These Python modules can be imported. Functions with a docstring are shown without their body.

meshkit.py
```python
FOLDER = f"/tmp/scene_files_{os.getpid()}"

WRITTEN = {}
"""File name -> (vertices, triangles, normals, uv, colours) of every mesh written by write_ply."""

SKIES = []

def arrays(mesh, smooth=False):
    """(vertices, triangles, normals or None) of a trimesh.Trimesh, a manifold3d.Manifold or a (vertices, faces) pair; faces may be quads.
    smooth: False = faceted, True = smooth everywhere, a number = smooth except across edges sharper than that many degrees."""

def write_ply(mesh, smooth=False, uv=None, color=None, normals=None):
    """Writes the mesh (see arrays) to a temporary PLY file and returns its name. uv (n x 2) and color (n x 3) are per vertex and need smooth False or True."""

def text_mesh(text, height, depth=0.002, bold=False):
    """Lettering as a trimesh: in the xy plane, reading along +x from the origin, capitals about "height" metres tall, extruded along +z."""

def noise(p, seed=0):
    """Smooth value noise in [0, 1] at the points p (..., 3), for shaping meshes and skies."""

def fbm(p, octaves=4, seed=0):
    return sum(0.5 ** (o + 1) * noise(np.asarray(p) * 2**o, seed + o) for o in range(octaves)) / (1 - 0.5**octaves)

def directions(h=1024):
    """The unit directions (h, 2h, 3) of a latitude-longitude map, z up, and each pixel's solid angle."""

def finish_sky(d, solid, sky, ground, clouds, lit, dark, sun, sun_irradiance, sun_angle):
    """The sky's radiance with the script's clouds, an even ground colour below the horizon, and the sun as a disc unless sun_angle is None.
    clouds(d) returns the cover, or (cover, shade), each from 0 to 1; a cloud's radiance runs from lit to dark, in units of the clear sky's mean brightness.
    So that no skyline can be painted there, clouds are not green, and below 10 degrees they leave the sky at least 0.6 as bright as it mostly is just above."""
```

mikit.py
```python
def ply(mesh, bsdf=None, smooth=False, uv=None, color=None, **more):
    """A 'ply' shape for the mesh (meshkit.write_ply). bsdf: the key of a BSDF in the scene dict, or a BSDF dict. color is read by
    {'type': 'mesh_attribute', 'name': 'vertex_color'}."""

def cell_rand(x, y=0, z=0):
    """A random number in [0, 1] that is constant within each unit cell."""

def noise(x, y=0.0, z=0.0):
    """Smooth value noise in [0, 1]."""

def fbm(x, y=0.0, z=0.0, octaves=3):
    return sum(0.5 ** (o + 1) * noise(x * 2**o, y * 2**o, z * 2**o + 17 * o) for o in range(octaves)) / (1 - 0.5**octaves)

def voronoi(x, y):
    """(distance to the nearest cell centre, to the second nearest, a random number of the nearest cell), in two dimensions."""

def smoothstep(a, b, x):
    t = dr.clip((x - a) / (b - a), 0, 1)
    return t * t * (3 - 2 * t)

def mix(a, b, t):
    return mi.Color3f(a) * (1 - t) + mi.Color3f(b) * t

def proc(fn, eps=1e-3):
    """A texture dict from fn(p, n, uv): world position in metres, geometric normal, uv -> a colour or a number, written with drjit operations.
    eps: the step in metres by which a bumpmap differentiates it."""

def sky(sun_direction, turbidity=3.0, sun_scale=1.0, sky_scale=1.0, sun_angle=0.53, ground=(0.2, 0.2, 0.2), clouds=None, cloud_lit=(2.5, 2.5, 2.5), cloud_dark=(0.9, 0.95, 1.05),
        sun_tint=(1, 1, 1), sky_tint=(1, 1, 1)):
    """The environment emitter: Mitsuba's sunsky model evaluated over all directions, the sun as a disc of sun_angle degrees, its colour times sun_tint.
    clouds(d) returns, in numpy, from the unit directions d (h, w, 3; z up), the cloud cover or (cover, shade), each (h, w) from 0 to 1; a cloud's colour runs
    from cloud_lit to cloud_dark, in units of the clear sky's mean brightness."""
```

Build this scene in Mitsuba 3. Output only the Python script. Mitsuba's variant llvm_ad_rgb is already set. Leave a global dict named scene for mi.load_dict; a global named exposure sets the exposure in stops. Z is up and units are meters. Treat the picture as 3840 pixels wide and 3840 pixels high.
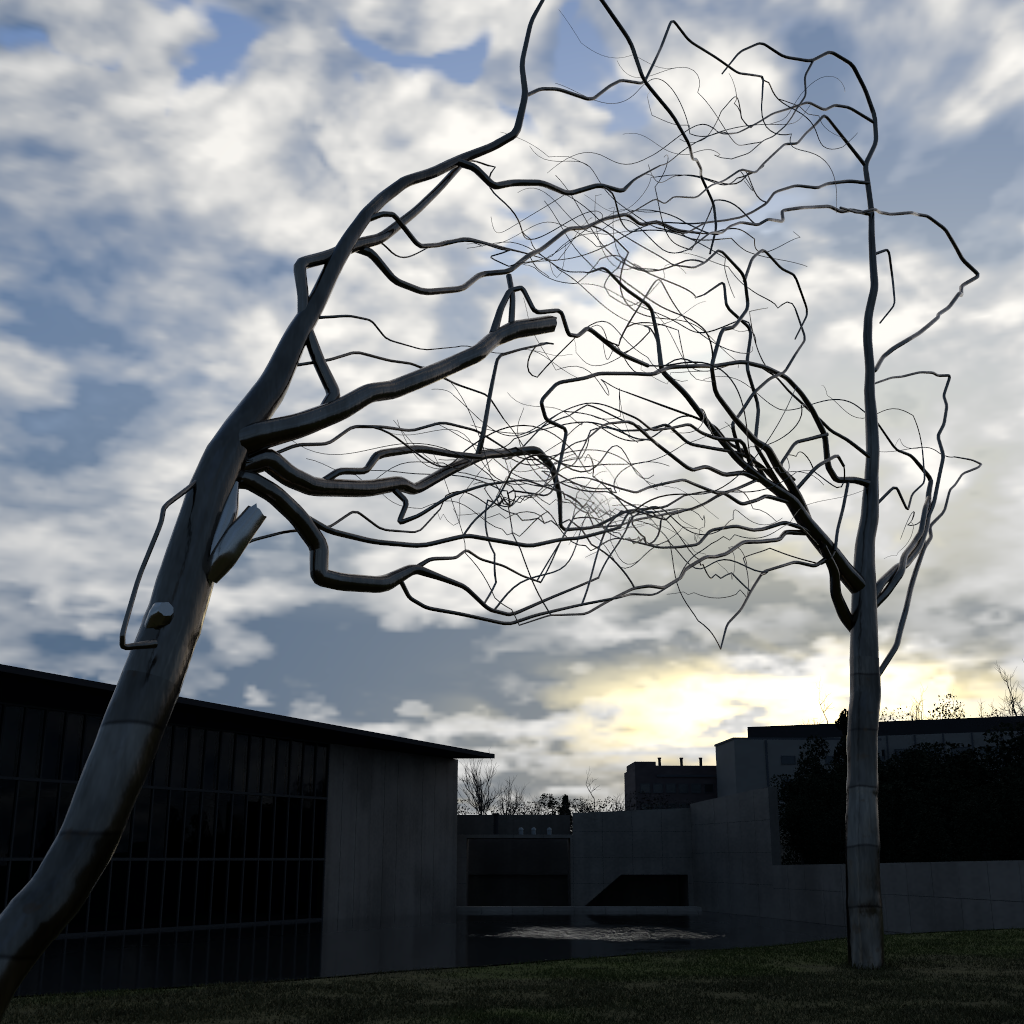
import math, random, numpy as np, trimesh, shapely, mitsuba as mi, mikit, meshkit
from shapely.geometry import Polygon, box as rect
from mikit import proc, fbm, noise, mix, smoothstep, ply

T = mi.ScalarTransform4f
scene, labels = {}, {}

# ---------------------------------------------------------------- camera, sky, exposure
EYE, PITCH = 1.65, math.radians(15.8)
scene['camera'] = {'type': 'perspective', 'fov': 45.3, 'fov_axis': 'x', 'near_clip': 0.1, 'far_clip': 9000.0,
                   'to_world': T().look_at(origin=[0, 0, EYE], target=[0, math.cos(PITCH), EYE + math.sin(PITCH)], up=[0, 0, 1])}
SUN_AZ, SUN_EL = math.radians(14.6), math.radians(5.3)      # veiled sun, low behind the right-hand tree
SUN = np.array([math.sin(SUN_AZ) * math.cos(SUN_EL), math.cos(SUN_AZ) * math.cos(SUN_EL), math.sin(SUN_EL)])
exposure = 2.2
GAPS = [(-18.6, 35.8, 3.38, 0.54, 12, 0.9), (-16.7, 34.1, 0.89, 1.28, -15, 0.95), (-22.9, 34.7, 2.95, 0.51, 0, 0.6), (-17.5, 34.6, 0.78, 0.85, 0, 0.5), (-7.9, 36.4, 2.41, 0.73, 12, 1.0), (-4.8, 35.9, 1.43, 1.3, -30, 1.0), (-3.6, 34.9, 0.74, 0.79, 0, 0.9), (3.6, 37.4, 1.16, 1.28, -20, 0.9), (4.5, 35.1, 1.56, 0.79, 30, 0.85), (1.0, 33.3, 1.41, 0.4, 10, 0.6), (5.6, 36.0, 0.85, 1.95, 15, 0.6), (2.6, 27.2, 2.59, 0.71, -8, 1.0), (-1.0, 29.1, 1.93, 0.52, 15, 0.8), (4.2, 28.2, 3.0, 0.66, -12, 0.9), (8.0, 28.4, 4.04, 0.7, -5, 0.7), (-2.1, 28.8, 1.1, 0.33, 0, 0.4), (8.2, 23.0, 1.36, 0.63, 15, 0.8), (5.6, 21.4, 1.57, 0.39, 5, 0.5), (-9.2, 34.2, 0.55, 0.44, 0, 0.2), (7.0, 19.4, 2.07, 0.39, 0, 0.5), (4.4, 22.3, 1.06, 0.34, 0, 0.4), (1.5, 25.7, 1.35, 0.58, 0, 0.9), (0.4, 26.7, 0.82, 0.48, 0, 0.8), (10.5, 28.4, 1.86, 0.46, 0, 0.4), (13.3, 37.3, 1.65, 0.42, 0, 0.3)]
DARK_BANKS = [(-8.5, 8.6, 10.45, 2.29, -3, 0.62), (-20.1, 7.4, 3.93, 0.91, 0, -0.05), (-17.4, 10.0, 5.94, 0.94, -4, 0.22), (-10.2, 12.8, 4.18, 1.46, 8, 0.45), (-4.1, 10.2, 5.98, 1.47, 0, 0.42), (-13.5, 14.6, 1.94, 1.44, 0, 0.35), (-22.0, 26.1, 4.71, 1.56, -12, 0.25), (-14.3, 26.0, 3.07, 1.63, 20, 0.35), (-23.0, 22.1, 3.64, 1.13, -6, 0.3), (-18.2, 19.0, 4.74, 1.41, -8, 0.25), (-20.9, 16.1, 4.07, 1.39, -5, 0.25), (-14.0, 22.2, 2.26, 0.95, 0, 0.3), (-19.3, 30.8, 4.0, 1.31, -10, 0.2), (-23.8, 29.0, 2.1, 1.07, 0, 0.2), (-12.2, 33.7, 1.09, 0.57, 0, 0.15), (-11.2, 30.7, 1.88, 0.68, 45, 0.25), (-3.9, 25.0, 2.42, 1.44, 20, 0.4), (-2.8, 23.5, 1.87, 0.73, 0, 0.25), (-5.5, 22.3, 2.11, 0.73, 0, 0.15), (15.1, 36.3, 4.05, 1.15, 5, 0.5), (18.0, 33.7, 3.87, 1.49, 20, 0.35), (22.3, 31.0, 4.1, 1.71, -10, 0.45), (19.6, 29.4, 5.93, 1.21, 4, 0.5), (15.4, 27.7, 4.85, 1.14, 4, 0.55), (21.3, 26.5, 3.33, 0.89, -10, 0.35), (23.1, 27.5, 2.8, 0.87, 0, 0.3), (15.6, 24.2, 3.0, 0.93, -10, 0.25), (21.2, 21.2, 3.47, 0.69, -8, 0.3), (22.5, 16.6, 2.44, 1.83, 0, 0.45), (13.8, 19.4, 3.71, 1.44, -5, 0.42), (11.2, 18.1, 1.76, 0.73, 0, 0.2), (8.4, 13.0, 4.72, 1.83, -6, 0.62), (12.8, 12.4, 3.37, 1.44, 0, 0.5), (4.0, 16.2, 4.1, 0.99, 10, 0.3), (8.0, 15.8, 2.02, 1.23, 0, 0.35), (20.0, 12.2, 4.25, 1.39, -8, 0.35), (21.8, 9.6, 2.37, 1.14, 0, 0.45), (19.8, 7.4, 3.28, 0.87, -4, 0.75), (14.3, 10.2, 4.0, 0.95, 0, 0.25), (2.1, 7.8, 7.41, 1.09, -6, 0.6), (0.8, 3.3, 5.81, 1.18, -3, 0.7), (-3.6, 6.1, 6.36, 0.72, -6, 0.35), (3.8, 5.2, 3.89, 0.43, -8, 0.25), (11.0, 6.4, 3.55, 0.33, -10, 0.3), (13.1, 9.2, 6.15, 0.62, -4, 0.4), (4.6, 9.3, 2.97, 0.73, 0, 0.2), (-0.2, 17.4, 2.59, 0.99, 0, 0.15), (-16.0, 6.6, 5.92, 0.93, -4, 0.5)]
BRIGHT_BANKS = [(-7.5, 33.0, 7.22, 3.36, 0, 0.4), (-12.6, 35.2, 2.46, 1.29, 0, 0.2), (-0.4, 31.4, 6.98, 1.38, -8, 0.4), (5.7, 24.7, 5.33, 1.92, 0, 0.4), (4.1, 21.8, 7.92, 2.2, 0, 0.5), (0.4, 18.4, 6.78, 1.73, 0, 0.35), (11.5, 15.9, 4.95, 1.21, 15, 0.5), (0.9, 13.1, 3.55, 1.73, 0, 0.45), (6.6, 10.7, 3.47, 0.73, 0, 0.3), (14.4, 7.7, 5.34, 0.85, -6, 0.42), (6.9, 5.9, 5.31, 0.43, -12, 0.35), (17.3, 15.3, 2.35, 2.6, 0, 0.35), (19.7, 17.9, 2.78, 1.63, 0, 0.3), (17.6, 7.9, 2.03, 1.16, 0, 0.5), (-15.7, 12.3, 4.7, 0.71, -4, 0.2), (-20.4, 11.3, 3.11, 1.15, 0, 0.15), (21.3, 11.2, 1.97, 0.46, 0, 0.1), (18.4, 6.3, 2.88, 0.27, -3, 0.6), (-12.7, 28.9, 3.42, 2.98, 0, 0.3), (23.8, 32.9, 2.39, 1.24, 0, 0.2), (12.8, 35.2, 1.64, 0.86, 0, 0.2), (23.3, 23.0, 1.82, 1.12, 0, 0.2), (20.9, 23.3, 2.35, 0.91, 0, 0.25), (-2.2, 12.5, 1.77, 1.48, 0, 0.1), (13.6, 17.0, 2.94, 0.72, 10, 0.3)]
def cloud_field(d):
    """Cloud cover and shade of a broken evening altocumulus deck, from noise and the bearings (azimuth, elevation, in degrees) of its larger banks and gaps."""
    x, y, z = d[..., 0], d[..., 1], np.maximum(d[..., 2], 0)
    az, el = np.degrees(np.arctan2(x, y)), np.degrees(np.arcsin(z))
    k = 1.0 / (z + 0.28)
    q = np.stack([x * k, y * k, 0 * x], -1)
    w1 = meshkit.fbm(q * 2.6 + 5.3, 3, seed=4) - 0.5
    w2 = meshkit.fbm(q * 2.6 + 45.3, 3, seed=5) - 0.5
    q2 = q + 0.30 * np.stack([w1, w2, 0 * x], -1)
    big = meshkit.fbm(q2 * np.array([2.2, 3.0, 1]) + 2.0, 4, seed=11) - 0.5
    mid = meshkit.fbm(q2 * np.array([6.5, 8.5, 1]) + 7.0, 4, seed=23) - 0.5
    fine = meshkit.fbm(q2 * np.array([19.0, 25.0, 1]) + 1.0, 4, seed=31) - 0.5
    pw = d * 26 + 1.6 * np.stack([w1, w2, w1 - w2], -1)
    puff = meshkit.fbm(pw * np.array([1, 1, 1.35]), 4, seed=71) - 0.5         # small rounded heaps
    jx = 4.6 * (meshkit.fbm(q * 10 + 31, 4, seed=7) - 0.5) * 2
    jy = 3.2 * (meshkit.fbm(q * 10 + 57, 4, seed=8) - 0.5) * 2
    def banks(rows):
        s = np.zeros_like(az)
        for a, e, ra, re, rot, amp in rows:
            c, sn = math.cos(math.radians(rot)), math.sin(math.radians(rot))
            u, v = az + jx - a, -(el + jy - e)
            s += amp * np.exp(-1.1 * (((u * c + v * sn) / ra) ** 2 + ((-u * sn + v * c) / re) ** 2))
        return s
    gap = 1.15 * banks(GAPS) * (1 + 1.2 * mid + 1.5 * fine) + 0.40 * mid + 0.35 * fine + 0.3 * big + 0.45 * puff
    out = np.clip((np.hypot(az, (el - 18) * 1.1) - 30) / 25, 0, 1)          # beyond the banks listed: the same deck from noise alone
    gap = gap + out * (1.4 * big + 0.12)
    cover = 1 - np.clip((gap - 0.12) / 0.78, 0, 1)
    cover = cover * cover * (3 - 2 * cover)
    thin = np.exp(-(((az - 12.0) / 8.5) ** 2 + ((el - 6.6) / 1.9) ** 2))       # the veil is thin round the sun
    cover = cover * (1 - 0.72 * thin * np.clip(0.55 + 3.2 * mid + 1.4 * fine, 0, 1))
    rough = np.clip((el - 4) / 18, 0.30, 1)                                 # the deck looks smoother and more streaked low down
    shade = 0.40 + 0.10 * np.clip((-az - 6) / 12, 0, 1) + 1.2 * banks(DARK_BANKS) - 0.80 * banks(BRIGHT_BANKS) + 0.75 * mid + 0.75 * rough * fine + 0.45 * big + (1.15 - 0.5 * np.clip((-az - 2) / 14, 0, 1)) * rough * puff
    shade = 0.925 * np.clip(shade, 0, 1) ** 0.9
    cover = cover * (1 - (0.48 - 0.16 * np.clip((-az - 2) / 14, 0, 1)) * np.clip((el - 9) / 12, 0.12, 1) * np.clip((shade - 0.30) / 0.45, 0, 1))            # thin grey parts let the blue behind them through
    far = np.clip((1 - (d @ SUN)) / 1.1, 0, 1)                              # clouds lit from behind are bright towards the sun, dull away from it
    shade = shade + 1.0 * np.clip(far - 0.14, 0, 1) ** 0.8
    return cover, np.clip(shade, 0, 0.945)
scene['sky'] = mikit.sky(SUN, turbidity=5.0, sun_scale=0.0004, sun_angle=3.0, clouds=cloud_field, cloud_lit=(3.5, 3.4, 3.2), cloud_dark=(0.05, 0.26, 0.60), sky_tint=(1.02, 1.43, 2.5))

# ---------------------------------------------------------------- helpers
def add(key, mesh, bsdf, smooth=False, **kw):
    k, i = key, 0
    while k in scene:
        i += 1
        k = f'{key}_{i:03d}'
    scene[k] = ply(mesh, bsdf, smooth, **kw)
    return k

def place(key, shape, m):
    """The same shape dict again under another key and matrix."""
    k, i = key, 0
    while k in scene:
        i += 1
        k = f'{key}_{i:03d}'
    scene[k] = {**shape, 'to_world': m}
    return k

THINGS = set()
def thing(name, label, cat, group=None):
    k, i = name, 0
    while k in THINGS:
        i += 1
        k = f'{name}_{i:03d}'
    THINGS.add(k)
    labels[k] = {'label': label, 'category': cat}
    if group:
        labels[k]['group'] = group
    return k

def struct(name, mesh, bsdf, smooth=False, **kw):
    k = add(name, mesh, bsdf, smooth, **kw)
    labels[k] = {'label': name.replace('_', ' '), 'kind': 'structure'}
    return k

def bx(x0, x1, y0, y1, z0, z1):
    m = trimesh.creation.box((x1 - x0, y1 - y0, z1 - z0))
    m.apply_translation(((x0 + x1) / 2, (y0 + y1) / 2, (z0 + z1) / 2))
    return m

def slab(poly, depth):
    """A polygon extruded along +z by depth, small edges kept sharp."""
    parts = [trimesh.creation.extrude_polygon(g, depth, engine='earcut') for g in getattr(poly, 'geoms', [poly]) if g.area > 1e-4]
    return trimesh.util.concatenate(parts)

def frame_matrix(origin, along, out):
    """Wall frame: local x along the wall, local y up, local z out of the wall."""
    m = np.eye(4)
    m[:3, 0], m[:3, 1], m[:3, 2], m[:3, 3] = along, (0, 0, 1), out, origin
    return m

def rgb(*c):
    return {'type': 'rgb', 'value': list(c)}

def matte(key, fn, rough=0.8, bump=None, bscale=0.01, eps=0.01, spec=0.3):
    b = {'type': 'principled', 'base_color': proc(fn) if callable(fn) else rgb(*fn), 'roughness': rough, 'specular': spec}
    if bump:
        b = {'type': 'bumpmap', 'arbitrary': proc(bump, eps), 'scale': bscale, 'bsdf': b}
    scene[key] = {'type': 'twosided', 'bsdf': b}

# ---------------------------------------------------------------- materials
def steel_color(p, n, uv):
    a = fbm(p.x * 5, p.y * 5, p.z * 1.6, 4)
    b = noise(p.x * 40, p.y * 40, p.z * 5)
    return mix((0.15, 0.122, 0.098), (0.23, 0.186, 0.150), smoothstep(0.25, 0.75, a * 0.75 + b * 0.25))

def steel_rough(p, n, uv):
    return 0.11 + 0.13 * fbm(p.x * 4 + 9, p.y * 4, p.z * 2, 3)

def steel_bump(p, n, uv):
    return fbm(p.x * 14, p.y * 14, p.z * 5, 3) + 0.25 * noise(p.x * 60, p.y * 60, p.z * 12)

scene['steel'] = {'type': 'twosided', 'bsdf': {'type': 'bumpmap', 'arbitrary': proc(steel_bump, 0.004), 'scale': 0.004,
                  'bsdf': {'type': 'principled', 'base_color': proc(steel_color), 'metallic': 1.0, 'roughness': proc(steel_rough)}}}

def stained_color(p, n, uv):
    return steel_color(p, n, uv) * (0.38 + 0.5 * fbm(p.x * 2.2 + 4, p.y * 2.2, p.z * 0.9, 3))

scene['steel_stained'] = {'type': 'twosided', 'bsdf': {'type': 'bumpmap', 'arbitrary': proc(steel_bump, 0.004), 'scale': 0.004,
                          'bsdf': {'type': 'principled', 'base_color': proc(stained_color), 'metallic': 1.0, 'roughness': proc(steel_rough)}}}

scene['steel_bright'] = {'type': 'twosided', 'bsdf': {'type': 'principled', 'base_color': rgb(0.50, 0.43, 0.37), 'metallic': 1.0, 'roughness': 0.22}}

def sleeve_color(p, n, uv):
    a = fbm(p.x * 4, p.y * 4, p.z * 1.1, 4)
    s = fbm(p.x * 30, p.y * 30, p.z * 0.8, 3)
    c = mix((0.11, 0.088, 0.070), (0.26, 0.208, 0.166), smoothstep(0.25, 0.75, a * 0.8 + s * 0.2))
    sec = (p.z + 0.08 * fbm(p.x * 3, p.y * 3, 0.0, 2)) / 0.94                 # pipe sections: each with its own tone, a heat-tinted weld between them
    c = c * (0.50 + 0.45 * mikit.cell_rand(sec, 3.0))
    fr_ = sec - dr_floor(sec)
    weld = smoothstep(0.035, 0.0, mi.Float(fr_)) + smoothstep(0.965, 1.0, mi.Float(fr_))
    c = mix(c, (0.035, 0.026, 0.022), weld * 0.8)
    rust = smoothstep(0.66, 0.8, fbm(p.x * 7 + 3, p.y * 7, p.z * 7, 3))
    return mix(c, (0.10, 0.055, 0.03), rust * 0.5)

scene['steel_scoured'] = {'type': 'twosided', 'bsdf': {'type': 'bumpmap', 'arbitrary': proc(steel_bump, 0.004), 'scale': 0.004,
                          'bsdf': {'type': 'principled', 'base_color': proc(sleeve_color), 'metallic': 1.0, 'roughness': 0.2}}}

def concrete_color(p, n, uv):
    h = p.x * 0.8 + p.y * 0.6
    a = fbm(h * 0.5, p.z * 0.5, 1.0, 4)
    streak = fbm(h * 2.6, p.z * 0.12, 4.0, 3)
    g = noise(h * 9, p.z * 9, 2.0)
    t = 0.55 * a + 0.33 * streak + 0.12 * g
    return mix((0.112, 0.087, 0.067), (0.205, 0.162, 0.128), smoothstep(0.2, 0.8, t))

def fine_bump(p, n, uv):
    return fbm(p.x * 6, p.y * 6, p.z * 6, 3)

matte('concrete', concrete_color, 0.75, fine_bump, 0.02, 0.02)
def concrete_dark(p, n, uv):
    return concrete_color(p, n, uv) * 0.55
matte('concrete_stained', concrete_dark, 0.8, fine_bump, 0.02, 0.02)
matte('roof_metal', (0.030, 0.026, 0.026), 0.9, spec=0.1)
matte('mullion_metal', (0.028, 0.026, 0.025), 0.7, spec=0.2)
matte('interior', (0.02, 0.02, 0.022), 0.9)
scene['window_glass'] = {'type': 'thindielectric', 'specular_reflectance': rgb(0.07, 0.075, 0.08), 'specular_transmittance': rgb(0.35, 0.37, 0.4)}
matte('dark_glass', (0.008, 0.009, 0.011), 0.15, spec=0.5)

def brick_color(p, n, uv):
    h = p.x + p.y * 0.2
    return mix((0.055, 0.036, 0.034), (0.10, 0.07, 0.062), fbm(h * 0.6, p.z * 1.5, 0.0, 3))
matte('brick_far', brick_color, 0.9)
def render_color(p, n, uv):
    return mix((0.15, 0.126, 0.104), (0.21, 0.176, 0.148), fbm(p.x * 0.3, p.y * 0.3, p.z * 0.5, 3))
matte('pale_render', render_color, 0.85)

def lawn_color(p, n, uv):
    a = fbm(p.x * 0.35, p.y * 0.35, 0.0, 4)
    b = fbm(p.x * 2.3, p.y * 2.3, 3.0, 3)
    c = mix((0.062, 0.050, 0.018), (0.050, 0.053, 0.010), smoothstep(0.35, 0.65, a + 0.012 * (p.x + p.y - 22)))
    return c * (0.6 + 0.8 * b)
matte('lawn_soil', lawn_color, 0.95, fine_bump, 0.05, 0.02, spec=0.1)
matte('grass_blade', lambda p, n, uv: lawn_color(p, n, uv) * 1.15, 0.8, spec=0.15)

def hill_color(p, n, uv):
    a = fbm(p.x * 0.05, p.y * 0.05, 0.0, 4)
    b = fbm(p.x * 0.6, p.y * 0.6, p.z * 0.6, 3)
    return mix((0.022, 0.020, 0.015), (0.085, 0.078, 0.062), smoothstep(0.35, 0.7, a * 0.5 + b * 0.5))
matte('hill_soil', hill_color, 0.95, lambda p, n, uv: fbm(p.x * 0.8, p.y * 0.8, p.z * 0.8, 4), 0.8, 0.1, spec=0.1)
matte('pool_bottom', (0.02, 0.022, 0.022), 0.9)
matte('bark', lambda p, n, uv: mix((0.03, 0.025, 0.022), (0.075, 0.062, 0.055), fbm(p.x * 3, p.y * 3, p.z, 3)), 0.9, spec=0.1)
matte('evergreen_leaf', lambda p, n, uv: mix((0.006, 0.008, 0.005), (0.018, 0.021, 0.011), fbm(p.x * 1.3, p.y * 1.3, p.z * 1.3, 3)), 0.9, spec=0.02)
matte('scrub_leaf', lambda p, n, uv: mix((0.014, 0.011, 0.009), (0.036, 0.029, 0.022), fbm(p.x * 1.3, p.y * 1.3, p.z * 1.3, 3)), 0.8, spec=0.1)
matte('pale_paint', (0.22, 0.22, 0.21), 0.7)

# breeze patch on the pool: ripples are steep there and nearly flat elsewhere
def ripple(p, n, uv):
    x, y = p.x, p.y
    m = smoothstep(1.2, 0.45, mi.Float(dr_hyp((x - 4.4) / 6.2, (y - 59.5) / 6.6)) + 0.9 * (fbm(x * 0.45, y * 0.28, 0.0, 4) - 0.5))
    w = fbm(x * 4.6 + 1.1 * y, y * 5.2, 0.0, 3) + 0.35 * fbm(x * 1.1, y * 1.3, 4.0, 2)
    calm = fbm(x * 0.5, y * 0.9, 7.0, 2)
    return w * (0.0016 + 0.029 * m) + calm * 0.006
def dr_floor(a):
    import drjit as dr
    return dr.floor(mi.Float(a))
def dr_hyp(a, b):
    import drjit as dr
    return dr.sqrt(a * a + b * b)
scene['pool_surface'] = {'type': 'bumpmap', 'arbitrary': proc(ripple, 0.01), 'scale': 1.0, 'bsdf': {'type': 'dielectric', 'int_ior': 1.33, 'ext_ior': 1.0}}

# ---------------------------------------------------------------- ground, lawn, water
WATER = -1.6
far_ground = trimesh.Trimesh([[-6000, -6000, -2.6], [6000, -6000, -2.6], [6000, 6000, -2.6], [-6000, 6000, -2.6]], [[0, 1, 2], [0, 2, 3]], process=False)
struct('ground', far_ground, 'hill_soil')

LAWN_EDGE = [(-40.0, 2.0), (-20.0, 9.5), (-6.06, 16.39), (-4.66, 17.29), (-2.80, 18.87), (-0.87, 20.58), (1.23, 22.51), (3.29, 24.16), (5.12, 25.91), (8.54, 29.70), (12.35, 31.6), (24.0, 34.0), (60.0, 40.0)]
def edge_y(x):
    xs, ys = zip(*LAWN_EDGE)
    return np.interp(x, xs, ys)
def lawn_z(x, y):
    p = np.stack([x * 0.35, y * 0.35, 0 * x], -1)
    return 0.10 * (meshkit.fbm(p, 3, seed=3) - 0.5)
xs = np.linspace(-40, 60, 201)
ts = np.concatenate([np.linspace(0, 1, 90), [1.0, 1.0]])
gx, gt = np.meshgrid(xs, ts, indexing='ij')
ey = edge_y(gx) + 0.25 * (meshkit.fbm(np.stack([gx * 0.9, 0 * gx, 0 * gx], -1), 3, seed=9) - 0.5)
gy = -25 + (ey + 25) * gt
gz = lawn_z(gx, gy)
gy[:, -2] += 0.12; gz[:, -2] -= 0.10
gy[:, -1] += 0.35; gz[:, -1] = -2.6
v = np.stack([gx, gy, gz], -1).reshape(-1, 3)
nx, ny = gx.shape
ii, jj = np.meshgrid(np.arange(nx - 1), np.arange(ny - 1), indexing='ij')
q = np.stack([ii * ny + jj, (ii + 1) * ny + jj, (ii + 1) * ny + jj + 1, ii * ny + jj + 1], -1).reshape(-1, 4)
struct('lawn', (v, q), 'lawn_soil', True)

rng = np.random.default_rng(41)
N = 260000
yy = 11.5 + (32.5 - 11.5) * rng.random(N) ** 1.35
xx = (rng.random(N) - 0.5) * 2 * (0.47 * yy + 1.0)
ok = (yy < edge_y(xx) - 0.02)
xx, yy = xx[ok], yy[ok]
tuft = meshkit.fbm(np.stack([xx * 1.1, yy * 1.1, 0 * xx], -1), 3, seed=14)
keep = tuft + 0.35 * rng.random(len(xx)) > 0.50
xx, yy, tuft = xx[keep], yy[keep], tuft[keep]
n_ = len(xx)
hh = (0.018 + 0.045 * tuft) * (0.6 + 0.8 * rng.random(n_))
ang = rng.random(n_) * 2 * np.pi
near = np.hypot(xx - 5.6, yy - 20.59)
hh = hh * (1 + 2.2 * np.exp(-(np.clip(near - 0.3, 0, 9) / 0.16) ** 2))     # uncut tufts round the foot of the upright tree
lean = rng.normal(0, 0.5, (n_, 2)) * hh[:, None]
w = 0.006 + 0.006 * rng.random(n_)
z0 = lawn_z(xx, yy) - 0.004
base = np.stack([xx, yy, z0], -1)
side = np.stack([np.cos(ang) * w, np.sin(ang) * w, 0 * w], -1)
tip = base + np.stack([lean[:, 0], lean[:, 1], hh], -1)
gv = np.stack([base - side, base + side, tip], 1).reshape(-1, 3)
add('grass', (gv, np.arange(3 * n_).reshape(-1, 3)), 'grass_blade')
labels['grass'] = {'label': 'short winter grass of the lawn', 'category': 'grass', 'kind': 'stuff'}

# pool: surface and bottom
def sheet(x0, x1, y0, y1, z):
    return trimesh.Trimesh([[x0, y0, z], [x1, y0, z], [x1, y1, z], [x0, y1, z]], [[0, 1, 2], [0, 2, 3]], process=False)
struct('water', sheet(-60, 60, 1.0, 88.0, WATER), 'pool_surface')
struct('pool_floor', sheet(-60, 60, 1.0, 90.0, -2.3), 'pool_bottom')

def hill_z(x, y):
    def ss(a, b, t):
        t = np.clip((t - a) / (b - a), 0, 1)
        return t * t * (3 - 2 * t)
    r = meshkit.fbm(np.stack([np.asarray(x) * 0.03, np.asarray(y) * 0.03, 0 * np.asarray(x)], -1), 3, seed=2) - 0.5
    return 0.6 + 2.6 * ss(92, 130, y) + 14.0 * ss(10, 85, x) * ss(100, 255, y) + 3.0 * r * ss(110, 180, y)
hx, hy = np.meshgrid(np.linspace(-160, 300, 93), np.concatenate([np.linspace(91, 300, 70), np.linspace(320, 900, 12)]), indexing='ij')
hz = hill_z(hx, hy)
v = np.stack([hx, hy, hz], -1).reshape(-1, 3)
nx, ny = hx.shape
ii, jj = np.meshgrid(np.arange(nx - 1), np.arange(ny - 1), indexing='ij')
q = np.stack([ii * ny + jj, (ii + 1) * ny + jj, (ii + 1) * ny + jj + 1, ii * ny + jj + 1], -1).reshape(-1, 4)
struct('hill', (v, q), 'hill_soil', True)
bank = Polygon([(15.4, 74.3), (18.0, 60.9), (20.9, 46.0), (22, 40), (300, 40), (300, 91.5), (15.4, 91.5)])
m = slab(bank, 2.9); m.apply_translation((0, 0, -2.3))
struct('bank', m, 'hill_soil')

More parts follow.
